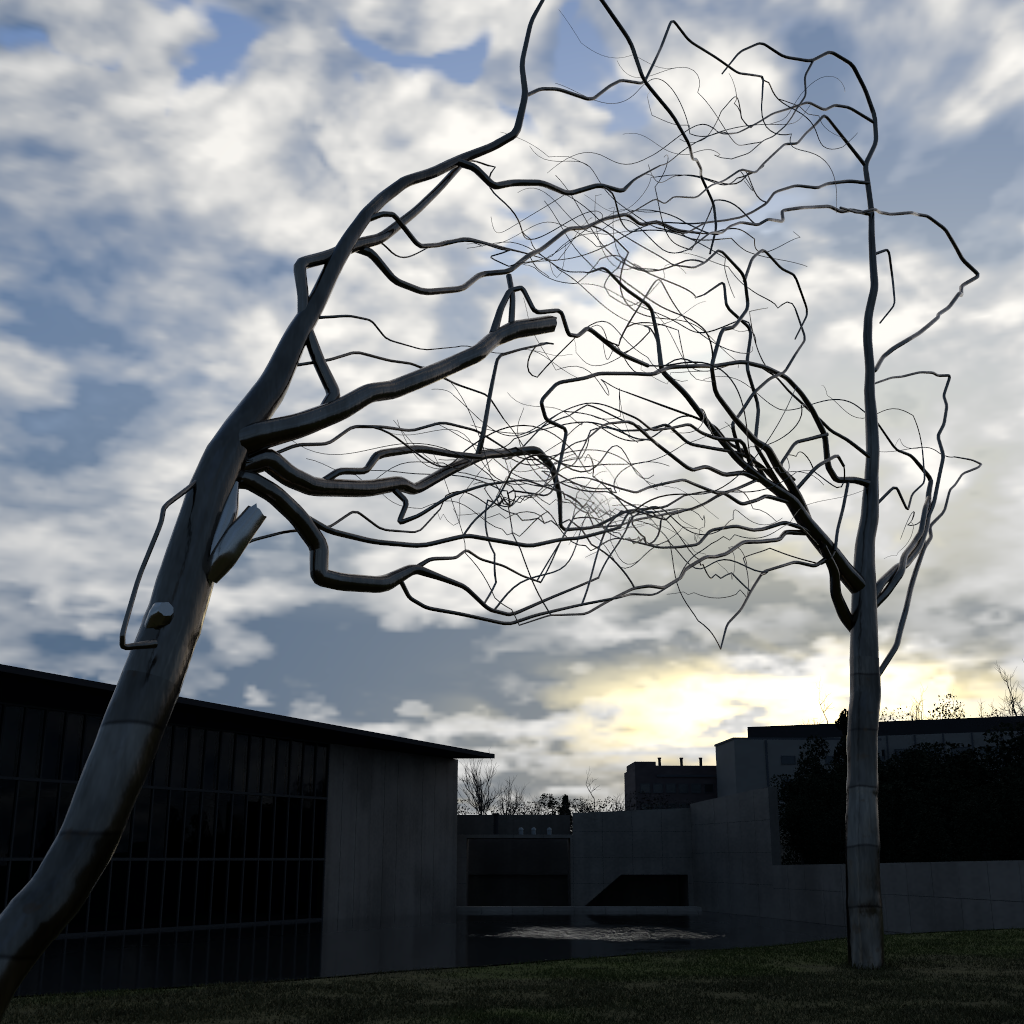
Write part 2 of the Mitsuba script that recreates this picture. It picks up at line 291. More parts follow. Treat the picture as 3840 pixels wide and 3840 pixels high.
# ---------------------------------------------------------------- the gallery building on the left
B0 = np.array([-19.437, 56.909, 0.0])
AL = np.array([0.5088, 0.8609, 0.0]); AL /= np.linalg.norm(AL)
OUT = np.array([AL[1], -AL[0], 0.0])
FR = frame_matrix(B0, AL, OUT)
g = thing('gallery_building', 'long dark pavilion with flat overhanging roof and glazed side standing in the water', 'building')
def on_wall(mesh):
    mesh.apply_transform(FR)
    return mesh
S0, S1, S2 = -14.0, 17.46, 31.10
TOP = 8.1
add(g + '__wall', on_wall(bx(S0, S2 - 0.05, -2.3, TOP, -24.0, -22.0)), 'concrete')                         # rear wall
add(g + '__wall', on_wall(bx(S2 - 0.45, S2 - 0.05, -2.3, TOP, -21.99, -0.31)), 'concrete')                  # end wall
add(g + '__wall', on_wall(bx(S1 + 0.02, S2 - 0.46, -2.3, TOP, -0.45, -0.13)), 'concrete_stained')           # core behind the concrete panels
add(g + '__wall', on_wall(bx(S0 - 0.6, S0 - 0.2, -2.3, TOP - 0.05, -21.99, -0.31)), 'concrete')                 # near end wall
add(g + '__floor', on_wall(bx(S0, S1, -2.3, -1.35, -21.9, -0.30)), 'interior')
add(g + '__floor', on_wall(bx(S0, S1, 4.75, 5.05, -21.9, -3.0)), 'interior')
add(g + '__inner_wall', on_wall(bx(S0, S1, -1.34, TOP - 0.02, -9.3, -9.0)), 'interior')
npan = 10
pw = (S2 - S1) / npan
for i in range(npan):
    a, b = S1 + i * pw + 0.012, S1 + (i + 1) * pw - 0.012
    add(g + '__wall_panel', on_wall(bx(a, b, -2.3, TOP - 0.015 * (i % 2), -0.13, 0.0 + 0.006 * ((i * 7) % 3))), 'concrete')
S_LEV = [-1.55, 1.65, 4.98, TOP]
sp = 1.10
ncol = 29
for c in range(ncol + 1):
    s = S1 - 0.06 - c * sp
    add(g + '__mullion', on_wall(bx(s - 0.04, s + 0.04, -2.3, TOP, -0.13, 0.055)), 'mullion_metal')
for c in range(ncol):
    s = S1 - 0.06 - (c + 1) * sp
    for r in range(3):
        z0, z1 = S_LEV[r] + 0.07, S_LEV[r + 1] - 0.07
        ta, tb = 0.008 * math.sin(c * 5.1 + r * 2.3), 0.008 * math.sin(c * 3.7 + r * 4.9)          # no two panes sit at quite the same angle
        pane = trimesh.Trimesh([[s + 0.04, z0, -0.03 - ta], [s + sp - 0.04, z0, -0.03 + ta + tb], [s + sp - 0.04, z1, -0.03 + ta - tb], [s + 0.04, z1, -0.03 - ta - 2 * tb]], [[0, 1, 2], [0, 2, 3]], process=False)
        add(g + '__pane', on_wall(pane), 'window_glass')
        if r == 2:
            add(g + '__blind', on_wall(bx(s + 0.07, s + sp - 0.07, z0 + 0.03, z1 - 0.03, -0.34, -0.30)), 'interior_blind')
for z in S_LEV:
    for k in range(3):
        a = S1 - 0.06 - ncol * sp
        e = (S1 - 0.06 - a) / 3
        add(g + '__transom', on_wall(bx(a + k * e, a + (k + 1) * e - 0.01, z - 0.065, z + 0.065, -0.12, 0.075)), 'mullion_metal')
def roof_z(s):
    return 9.22 - 0.0235 * (s + 7.3)
rs = np.array([S0 - 2, 30.9])
prof = []
for s in rs:
    zt = roof_z(s)
    prof.append([(s, zt - 0.02, 3.0), (s, zt - 0.30, 3.0), (s, TOP + 0.02, 0.10), (s, TOP + 0.02, -24.5), (s, zt + 0.5, -24.5)])
pv = np.array(prof).reshape(-1, 3)
k = 5
rf = [[i, (i + 1) % k, k + (i + 1) % k, k + i] for i in range(k)]
rm = trimesh.Trimesh(pv, [t for a, b, c, d in rf for t in ((a, b, c), (a, c, d))] + [(0, i + 1, i) for i in range(1, k - 1)] + [(k, k + i, k + i + 1) for i in range(1, k - 1)], process=False)
trimesh.repair.fix_normals(rm)
add(g + '__roof', on_wall(rm), 'roof_metal')
add(g + '__roof__fascia', on_wall(bx(S0 - 2, 30.93, 0, 0.06, 0, 1)), 'roof_metal') if False else None
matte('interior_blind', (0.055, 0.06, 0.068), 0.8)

# ---------------------------------------------------------------- concrete walls across the water
def panel_wall(t, fr, poly, cell_w, cell_h, thick, mat='concrete', x0=0.0, z0=WATER, back=0.25):
    """A cast concrete wall face split into its formwork panels with recessed joints, on a solid core."""
    a0, b0, a1, b1 = poly.bounds
    core = slab(poly.buffer(-0.006), thick - 0.03); core.apply_translation((0, 0, -thick)); core.apply_transform(fr)
    add(t + '__core', core, 'concrete_stained')
    x = x0
    i = 0
    while x < a1:
        z = z0
        while z < b1:
            piece = poly.intersection(rect(x + 0.012, z + 0.012, x + cell_w - 0.012, z + cell_h - 0.012))
            if piece.area > 0.05:
                i += 1
                m = slab(piece, 0.03 + 0.004 * (i % 3)); m.apply_translation((0, 0, -0.03)); m.apply_transform(fr)
                add(t + '__panel', m, mat)
            z += cell_h
        x += cell_w

# far wall with its dark recess and ramp opening (faces the camera)
FW = frame_matrix((0, 85.5, 0), (1, 0, 0), (0, -1, 0))
t = thing('far_wall', 'long grey concrete wall at the far edge of the pool with two dark openings', 'wall')
face = Polygon([(-3.9, -1.62), (12.15, -1.62), (12.15, 5.0), (4.1, 4.66), (4.1, 3.25), (-3.9, 3.25)])
opA = rect(-3.05, -1.36, 3.92, 3.02)
opB = Polygon([(4.8, -1.36), (7.3, 0.66), (11.75, 0.66), (11.75, -1.36)])
panel_wall(t, FW, face.difference(opA).difference(opB), 2.0, 1.68, 0.45, x0=-3.9)
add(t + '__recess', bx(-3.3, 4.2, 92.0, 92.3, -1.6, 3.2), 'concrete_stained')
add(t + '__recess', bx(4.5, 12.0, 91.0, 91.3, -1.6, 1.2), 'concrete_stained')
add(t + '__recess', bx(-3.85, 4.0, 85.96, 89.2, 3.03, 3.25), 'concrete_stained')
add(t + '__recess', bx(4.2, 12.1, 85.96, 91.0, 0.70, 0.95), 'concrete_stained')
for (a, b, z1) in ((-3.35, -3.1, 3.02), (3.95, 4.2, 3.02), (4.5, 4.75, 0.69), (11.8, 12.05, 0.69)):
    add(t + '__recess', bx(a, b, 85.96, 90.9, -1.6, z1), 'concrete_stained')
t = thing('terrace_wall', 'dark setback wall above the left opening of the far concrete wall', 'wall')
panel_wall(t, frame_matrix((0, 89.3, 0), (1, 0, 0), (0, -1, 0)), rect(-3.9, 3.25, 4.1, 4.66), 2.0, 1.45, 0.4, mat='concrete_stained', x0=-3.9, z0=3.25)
t = thing('water_ledge', 'pale concrete ledge running along the far edge of the pool', 'ledge')
for i in range(9):
    a = -4.0 + i * 2.02
    add(t + '__slab', bx(a, a + 2.0, 84.2, 85.45, -2.3, -1.36 + 0.006 * (i % 2)), 'concrete_pale')
def pale(p, n, uv):
    return concrete_color(p, n, uv) * 1.5
matte('concrete_pale', pale, 0.7)

# stepped wall that comes towards the camera
P0 = np.array([12.09, 85.46, 0.0]); D0 = np.array([2.745, -11.41, 0.0]); D0 /= np.linalg.norm(D0)
O0 = np.array([D0[1], -D0[0], 0.0])
t = thing('tall_wall', 'tall grey concrete wall with a sloping top between the far wall and the low wall', 'wall')
panel_wall(t, frame_matrix(P0, D0, O0), Polygon([(0.0, -1.62), (12.28, -1.62), (12.28, 5.74), (0.0, 5.26)]), 2.05, 1.82, 0.6, x0=0.0)
P1 = np.array([14.95, 73.5, 0.0]); D1 = np.array([2.73, -13.43, 0.0]); D1 /= np.linalg.norm(D1)
O1 = np.array([D1[1], -D1[0], 0.0])
t = thing('low_wall', 'low grey concrete wall running behind the upright steel tree to the right edge', 'wall')
panel_wall(t, frame_matrix(P1, D1, O1), Polygon([(0.0, -1.62), (44.0, -1.62), (44.0, 1.62), (25.0, 1.62), (0.0, 1.31)]), 2.2, 1.66, 0.5, x0=0.0)

t = thing('lamp_post', 'short dark post at the left end of the terrace above the water', 'post')
add(t + '__shaft', trimesh.creation.cylinder(0.17, 1.35, sections=12, transform=trimesh.transformations.translation_matrix((-1.1, 87.0, 3.9))), 'roof_metal', 30)
add(t + '__cap', trimesh.creation.cylinder(0.23, 0.12, sections=12, transform=trimesh.transformations.translation_matrix((-1.1, 87.0, 4.64))), 'roof_metal', 30)
for i, (bxx, lab) in enumerate(((0.62, 'left'), (1.48, 'middle'), (2.55, 'right'))):
    t = thing('bollard', f'small pale bollard above the dark opening of the far wall, {lab} one of three', 'bollard', 'pale bollards on the terrace')
    prof = np.array([[0.0, 0], [0.15, 0], [0.15, 0.30], [0.17, 0.32], [0.15, 0.40], [0.09, 0.47], [0.0, 0.49]])
    m = trimesh.creation.revolve(prof, sections=14); m.apply_translation((bxx, 86.6, 3.25))
    add(t + '__body', m, 'pale_paint', 30)

# ---------------------------------------------------------------- buildings on the hill
def windows(g, fr, cols, rows, x0, dx, z0, dz, w, h, skip=lambda c, r: False):
    for c in range(cols):
        for r in range(rows):
            if skip(c, r):
                continue
            a, b = x0 + c * dx, z0 + r * dz
            f = slab(rect(a - 0.12, b - 0.12, a + w + 0.12, b + h + 0.12).difference(rect(a, b, a + w, b + h)), 0.14)
            f.apply_transform(fr)
            k = add(g + '__window', f, 'far_trim')
            pn = slab(rect(a, b, a + w, b + h), 0.04); pn.apply_translation((0, 0, 0.005)); pn.apply_transform(fr)
            add(k + '__pane', pn, 'dark_glass')
matte('far_trim', (0.06, 0.055, 0.055), 0.8)
def turned(x, y, deg):
    c, s = math.cos(math.radians(deg)), math.sin(math.radians(deg))
    return frame_matrix((x, y, 0), (c, s, 0), (s, -c, 0))
def block(g, fr, x0, x1, z0, z1, depth, mat, name='wall'):
    m = bx(x0, x1, z0, z1, -depth, 0.0); m.apply_transform(fr)
    return add(g + '__' + name, m, mat)

g = thing('brick_block', 'dark brick building on the skyline with three slim rooftop vent stacks', 'building')
fr = turned(22.6, 230, 2)
block(g, fr, 0, 19.5, 2, 17.9, 16, 'brick_far')
block(g, fr, 0.0, 3.9, 17.9, 18.95, 12, 'brick_far', 'parapet')
block(g, fr, 3.9, 19.5, 17.9, 18.25, 0.5, 'brick_far', 'parapet')
for i, sx in enumerate((4.9, 9.0, 12.6)):
    m = trimesh.creation.cylinder(0.26, 1.7, sections=10)
    o = (fr @ np.array([sx, 0, -2.0, 1]))[:3]; o[2] = 18.8
    m.apply_translation(o)
    k = add(g + '__vent', m, 'roof_metal', 30)
    m = trimesh.creation.cylinder(0.34, 0.25, sections=10); m.apply_translation((o[0], o[1], 19.72)); add(k + '__cap', m, 'roof_metal', 30)
windows(g, fr, 8, 3, 1.0, 2.35, 6.2, 3.6, 1.6, 1.5)
m = bx(4.0, 19.4, 16.2, 16.6, 0.0, 0.25); m.apply_transform(fr); add(g + '__band', m, 'far_trim')

g = thing('pale_block', 'pale rendered flat-topped building beside the brick block on the hill', 'building')
fr = turned(38.4, 215, 4)
block(g, fr, 0, 26.0, 4, 21.6, 14, 'pale_render')
block(g, fr, -0.15, 26.15, 21.6, 21.95, 14.3, 'far_trim', 'coping')
windows(g, fr, 5, 2, 8.2, 3.9, 13.6, 3.9, 2.3, 1.25, lambda c, r: (c * 3 + r) % 5 == 4)
m = bx(5.4, 5.75, 4, 21.5, 0, 0.2); m.apply_transform(fr); add(g + '__pilaster', m, 'far_trim')

g = thing('upper_block', 'long low building with a dark flat roof filling the skyline behind the upright steel tree', 'building')
fr = turned(45.6, 238, -23.0)
block(g, fr, 0, 82.0, 6, 23.5, 16, 'pale_render')
block(g, fr, -0.4, 82.4, 23.5, 26.1, 16.6, 'roof_metal', 'roof')
windows(g, fr, 16, 2, 2.0, 4.9, 15.2, 4.2, 3.0, 1.5)
for i in range(17):
    m = bx(0.6 + i * 4.9, 0.9 + i * 4.9, 6, 23.45, 0.0, 0.18); m.apply_transform(fr); add(g + '__pilaster', m, 'far_trim')

# ---------------------------------------------------------------- background trees
def tube_mesh(P, R, sides=6, hollow=False):
    P, R = np.asarray(P, float), np.asarray(R, float)
    tng = np.gradient(P, axis=0)
    tng /= np.linalg.norm(tng, axis=1, keepdims=True) + 1e-12
    a = np.cross(tng[0], (0, 0, 1) if abs(tng[0][2]) < 0.9 else (1, 0, 0)); a /= np.linalg.norm(a)
    A = []
    for tt in tng:                                   # parallel transport
        a = a - tt * (a @ tt); a /= np.linalg.norm(a) + 1e-12
        A.append(a)
    A = np.array(A); Bv = np.cross(tng, A)
    th = np.arange(sides) * 2 * np.pi / sides
    V = P[:, None] + R[:, None, None] * (np.cos(th)[None, :, None] * A[:, None] + np.sin(th)[None, :, None] * Bv[:, None]) if R.ndim == 1 else \
        P[:, None] + R[:, :, None] * (np.cos(th)[None, :, None] * A[:, None] + np.sin(th)[None, :, None] * Bv[:, None])
    n = len(P)
    i, j = np.meshgrid(np.arange(n - 1), np.arange(sides), indexing='ij')
    F = np.stack([i * sides + j, i * sides + (j + 1) % sides, (i + 1) * sides + (j + 1) % sides, (i + 1) * sides + j], -1).reshape(-1, 4)
    F = np.vstack([F[:, [0, 1, 2]], F[:, [0, 2, 3]]])
    V = np.vstack([V.reshape(-1, 3), P[:1] - tng[:1] * 0, P[-1:]])
    if hollow:                                       # a sawn pipe: rim and a short dark bore
        e, tl, r = P[-1], tng[-1], np.mean(R[-1])
        ring = lambda q, k: q + k * r * (np.cos(th)[:, None] * A[-1] + np.sin(th)[:, None] * Bv[-1])
        jag = r * 0.30 * np.sin(th * 3 + 1.0) + r * 0.22 * np.sin(th * 7 + 2.0)
        V[(n - 1) * sides:n * sides] += jag[:, None] * tl
        V = np.vstack([V[:-1], ring(e, 0.80) + jag[:, None] * tl * 0.9, ring(e - tl * 0.9 * r, 0.74), [e - tl * 0.9 * r]])
        b0, b1, b2 = (n - 1) * sides, n * sides + 1, n * sides + 1 + sides
        rows = []
        for p0, p1 in ((b0, b1), (b1, b2)):
            for j2 in range(sides):
                rows += [[p0 + j2, p0 + (j2 + 1) % sides, p1 + (j2 + 1) % sides], [p0 + j2, p1 + (j2 + 1) % sides, p1 + j2]]
        rows += [[b2 + sides, b2 + j2, b2 + (j2 + 1) % sides] for j2 in range(sides)]
        rows += [[n * sides, (j2 + 1) % sides, j2] for j2 in range(sides)]
        return V, np.vstack([F, rows])
    c0, c1 = n * sides, n * sides + 1
    caps = [[c0, (j + 1) % sides, j] for j in range(sides)] + [[c1, (n - 1) * sides + j, (n - 1) * sides + (j + 1) % sides] for j in range(sides)]
    return V, np.vstack([F, caps])

def join(parts):
    V, F, o = [], [], 0
    for v, f in parts:
        V.append(v); F.append(np.asarray(f) + o); o += len(v)
    return np.vstack(V), np.vstack(F)

def bare_crown(seed, h, spread, upright, levels=4):
    """Trunk mesh and crown mesh (limbs and twigs) of a leafless tree of height h."""
    r = np.random.default_rng(seed)
    parts = []
    def grow(p, d, L, rad, lev):
        n = 5
        P = [p]
        for i in range(n):
            d = d + r.normal(0, 0.16, 3) + np.array([0, 0, 0.05 * upright]); d /= np.linalg.norm(d)
            P.append(P[-1] + d * L / n)
        parts.append(tube_mesh(P, np.linspace(rad, rad * 0.5, n + 1), 4 if lev > 1 else 5))
        if lev < levels:
            for k in range(4 if lev < 3 else 3):
                t = 1 + int(r.random() * n)
                nd = d * upright + r.normal(0, spread, 3); nd[2] = abs(nd[2]) * 0.9 + 0.15; nd /= np.linalg.norm(nd)
                grow(P[min(t, n)], nd, L * (0.5 + 0.25 * r.random()), rad * 0.55, lev + 1)
    tr = [np.array([0, 0, -0.6]), np.array([0.02 * h, 0, h * 0.15]), np.array([0, 0.01 * h, h * 0.32])]
    trunk = tube_mesh(tr, [h * 0.024, h * 0.02, h * 0.017], 8)
    for k in range(6):
        a = k * 1.05 + r.random()
        d = np.array([math.cos(a) * spread, math.sin(a) * spread, upright + 0.2]); d /= np.linalg.norm(d)
        grow(tr[1] + (tr[2] - tr[1]) * (0.2 + 0.8 * r.random()), d, h * 0.40, h * 0.010, 1)
    grow(tr[2], np.array([0, 0, 1.0]), h * 0.5, h * 0.013, 1)
    return trunk, join(parts)

def leaf_crown(seed, h, w, n=2600, cone=0.0):
    """Trunk and leafy crown: many small leaf-clump triangles over uneven lobes, down to the ground."""
    r = np.random.default_rng(seed)
    lobes = []
    for k in range(16):
        z = h * (0.10 + 0.80 * r.random())
        rad = w * (0.5 - 0.44 * cone * z / h) * (1 - 0.45 * (z / h) ** 3)
        a = r.random() * 6.283
        lobes.append((rad * 0.75 * math.cos(a) * r.random() ** 0.5, rad * 0.75 * math.sin(a) * r.random() ** 0.5, z, rad * (0.45 + 0.4 * r.random())))
    lobes.append((0, 0, h * 0.85, w * 0.16 * (1 - 0.5 * cone)))
    L = np.array(lobes)
    pick = r.choice(len(L), n, p=L[:, 3] ** 2 / (L[:, 3] ** 2).sum())
    d = r.normal(0, 1, (n, 3)); d /= np.linalg.norm(d, axis=1, keepdims=True)
    rr = L[pick, 3] * (0.45 + 0.62 * r.random(n) ** 0.5)
    c = L[pick, :3] + d * rr[:, None] * np.array([1, 1, 1.05])
    c[:, 2] = np.clip(c[:, 2], 0.05, h * 1.02)
    s = (0.09 + 0.15 * r.random(n)) * (0.55 + 0.09 * h)
    e1 = r.normal(0, 1, (n, 3)); e1 /= np.linalg.norm(e1, axis=1, keepdims=True)
    e2 = np.cross(e1, r.normal(0, 1, (n, 3))); e2 /= np.linalg.norm(e2, axis=1, keepdims=True)
    V = np.stack([c - e1 * s[:, None] * 0.6, c + e1 * s[:, None] * 0.6, c + e2 * s[:, None]], 1).reshape(-1, 3)
    trunk = tube_mesh([np.array([0, 0, -0.6]), np.array([0.02 * h, 0, h * 0.4]), np.array([0, 0, h * 0.8])], [h * 0.022, h * 0.016, h * 0.006], 7)
    return trunk, (V, np.arange(3 * n).reshape(-1, 3))

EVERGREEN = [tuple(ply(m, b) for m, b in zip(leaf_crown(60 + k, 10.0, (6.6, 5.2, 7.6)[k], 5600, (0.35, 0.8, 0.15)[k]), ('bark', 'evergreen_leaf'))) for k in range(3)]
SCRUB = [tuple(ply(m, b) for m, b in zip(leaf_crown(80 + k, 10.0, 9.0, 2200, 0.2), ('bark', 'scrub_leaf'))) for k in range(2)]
BARE = [tuple(ply(m, 'bark') for m in bare_crown(90 + k, 10.0, (0.55, 0.75, 0.95)[k], (1.5, 1.0, 0.7)[k])) for k in range(3)]

def tree(kind, variant, x, y, h, wscale, rot, label, group=None, z=None):
    name, lib, cat = {'evergreen': ('evergreen_tree', EVERGREEN, 'tree'), 'scrub': ('shrub', SCRUB, 'shrub'), 'bare': ('bare_tree', BARE, 'tree')}[kind]
    t = thing(name, label, cat, group)
    z = float(hill_z(np.array(x), np.array(y))) if z is None else z
    m = T().translate([x, y, z - 0.1]).rotate([0, 0, 1], rot).scale([h / 10 * wscale, h / 10 * wscale, h / 10])
    place(t + '__trunk', lib[variant][0], m)
    place(t + '__crown', lib[variant][1], m)

# bare winter trees behind the far wall, left to right
tree('bare', 0, -4.2, 180, 12.6, 0.75, 20, 'tall slender bare tree just right of the pavilion roof')
tree('bare', 0, -0.6, 182, 9.6, 0.8, 140, 'bare tree second from the pavilion corner')
tree('bare', 1, 3.2, 190, 7.8, 0.9, 60, 'low wide bare tree left of the dark evergreen clump')
tree('evergreen', 0, 6.4, 200, 9.2, 1.1, 0, 'dark rounded evergreen on the low skyline between the pavilion and the brick block')
tree('evergreen', 1, 8.6, 203, 9.8, 0.9, 80, 'dark pointed evergreen just right of the rounded one on the low skyline')
tree('bare', 2, 13.2, 205, 10.4, 1.0, 10, 'small twiggy tree in the dip of the skyline')
tree('bare', 1, 18.6, 214, 9.4, 1.0, 200, 'twiggy bare tree against the left end of the brick block')
ORD = 'first second third fourth fifth sixth seventh eighth ninth tenth eleventh twelfth thirteenth'.split() + [f'{n}th' for n in range(14, 20)] + ['20th', '21st', '22nd', '23rd'] + [f'{n}th' for n in range(24, 31)]
def ranks(rows):
    """Each row's place counted from the left as seen from the lawn."""
    order = sorted(range(len(rows)), key=lambda i: rows[i][0] / rows[i][1])
    return [ORD[order.index(i)] for i in range(len(rows))]
low_row = [(-7.5, 176, 6.6, 1.2, 0), (-2.2, 184, 7.4, 1.2, 1), (1.6, 176, 6.4, 1.3, 0), (5.2, 182, 7.2, 1.2, 1), (10.6, 190, 7.4, 1.4, 0), (15.6, 195, 8.2, 1.2, 1), (21.0, 190, 8.0, 1.4, 0), (27.0, 196, 7.0, 1.4, 1), ]
for i, ((x, y, h, w, v), o) in enumerate(zip(low_row, ranks(low_row))):
    tree('scrub', v, x, y, h, w, 40 * i, f'dark shrub, {o} from the left, in the skyline row behind the far wall', 'shrubs behind the far wall')
# dark evergreen mass behind the low wall
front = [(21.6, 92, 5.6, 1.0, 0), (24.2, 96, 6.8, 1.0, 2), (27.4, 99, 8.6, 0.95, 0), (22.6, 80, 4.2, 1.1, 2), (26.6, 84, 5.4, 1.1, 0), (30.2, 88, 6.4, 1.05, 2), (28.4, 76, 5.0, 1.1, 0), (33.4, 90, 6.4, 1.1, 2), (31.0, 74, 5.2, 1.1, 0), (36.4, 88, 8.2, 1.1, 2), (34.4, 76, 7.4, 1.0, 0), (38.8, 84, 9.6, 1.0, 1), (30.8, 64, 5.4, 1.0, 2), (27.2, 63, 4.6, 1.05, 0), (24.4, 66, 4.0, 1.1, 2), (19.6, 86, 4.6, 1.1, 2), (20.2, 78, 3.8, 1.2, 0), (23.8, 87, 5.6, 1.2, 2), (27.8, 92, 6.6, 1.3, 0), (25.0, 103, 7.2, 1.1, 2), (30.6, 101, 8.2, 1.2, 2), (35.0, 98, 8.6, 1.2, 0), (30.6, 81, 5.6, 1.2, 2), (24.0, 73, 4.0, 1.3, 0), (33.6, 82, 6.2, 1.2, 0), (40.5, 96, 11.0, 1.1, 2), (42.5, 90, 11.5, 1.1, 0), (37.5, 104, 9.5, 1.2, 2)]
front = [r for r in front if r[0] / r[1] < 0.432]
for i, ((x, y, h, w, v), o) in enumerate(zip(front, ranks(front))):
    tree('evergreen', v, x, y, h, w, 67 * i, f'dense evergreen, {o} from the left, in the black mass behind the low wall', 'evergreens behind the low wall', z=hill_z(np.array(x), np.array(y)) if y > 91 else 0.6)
second = [(31.5, 128, 8.0, 1.1, 0), (37.5, 130, 9.2, 1.1, 1), (43.5, 132, 8.8, 1.1, 0), (50.5, 130, 8.0, 1.2, 2), (57.5, 128, 9.0, 1.1, 0), (27.5, 122, 6.4, 1.2, 2), (40.5, 126, 8.0, 1.3, 2), (47.0, 127, 8.0, 1.3, 0), (34.0, 124, 8.4, 1.3, 0), (53.8, 126, 8.8, 1.3, 1), (61.5, 132, 11.0, 1.2, 2), (30.5, 120, 7.0, 1.3, 2), (44.2, 138, 9.5, 1.2, 2)]
second = [r for r in second if r[0] / r[1] < 0.385]
for i, ((x, y, h, w, v), o) in enumerate(zip(second, ranks(second))):
    tree('evergreen', v, x, y, h, w, 31 * i, f'evergreen on the lower hillside, {o} from the left, behind the front evergreens', 'evergreens on the lower hillside')
tree('evergreen', 1, 45.5, 170, 17.2, 0.7, 20, 'tall dark evergreen just left of the upright steel tree, in front of the hillside buildings')
tree('evergreen', 0, 41.0, 168, 12.6, 0.9, 120, 'dark evergreen below the window of the pale block')
rngt = np.random.default_rng(77)
crest = [(77.5 + i * 4.0 + rngt.normal(0, 0.7), 262 + 8 * rngt.random(), 14.6 + 2.4 * rngt.random()) for i in range(9)]
for i, ((x, y, h), o) in enumerate(zip(crest, ranks(crest))):
    tree('scrub' if i % 3 == 1 else 'bare', i % 2 if i % 3 == 1 else 1 + i % 2, x, y, h + (0.4 if i % 3 == 1 else 0), 0.8, 77 * i, f'treetop showing above the long dark roof, {o} from the left', 'treetops behind the long roof')
tree('bare', 2, 64.0, 252, 18.0, 0.7, 15, 'bare tree rising over the dark roof just left of the upright steel tree')
tree('bare', 1, 82.8, 196, 18.2, 0.9, 50, 'taller bare tree at the right edge of the view, rising above the long roof')

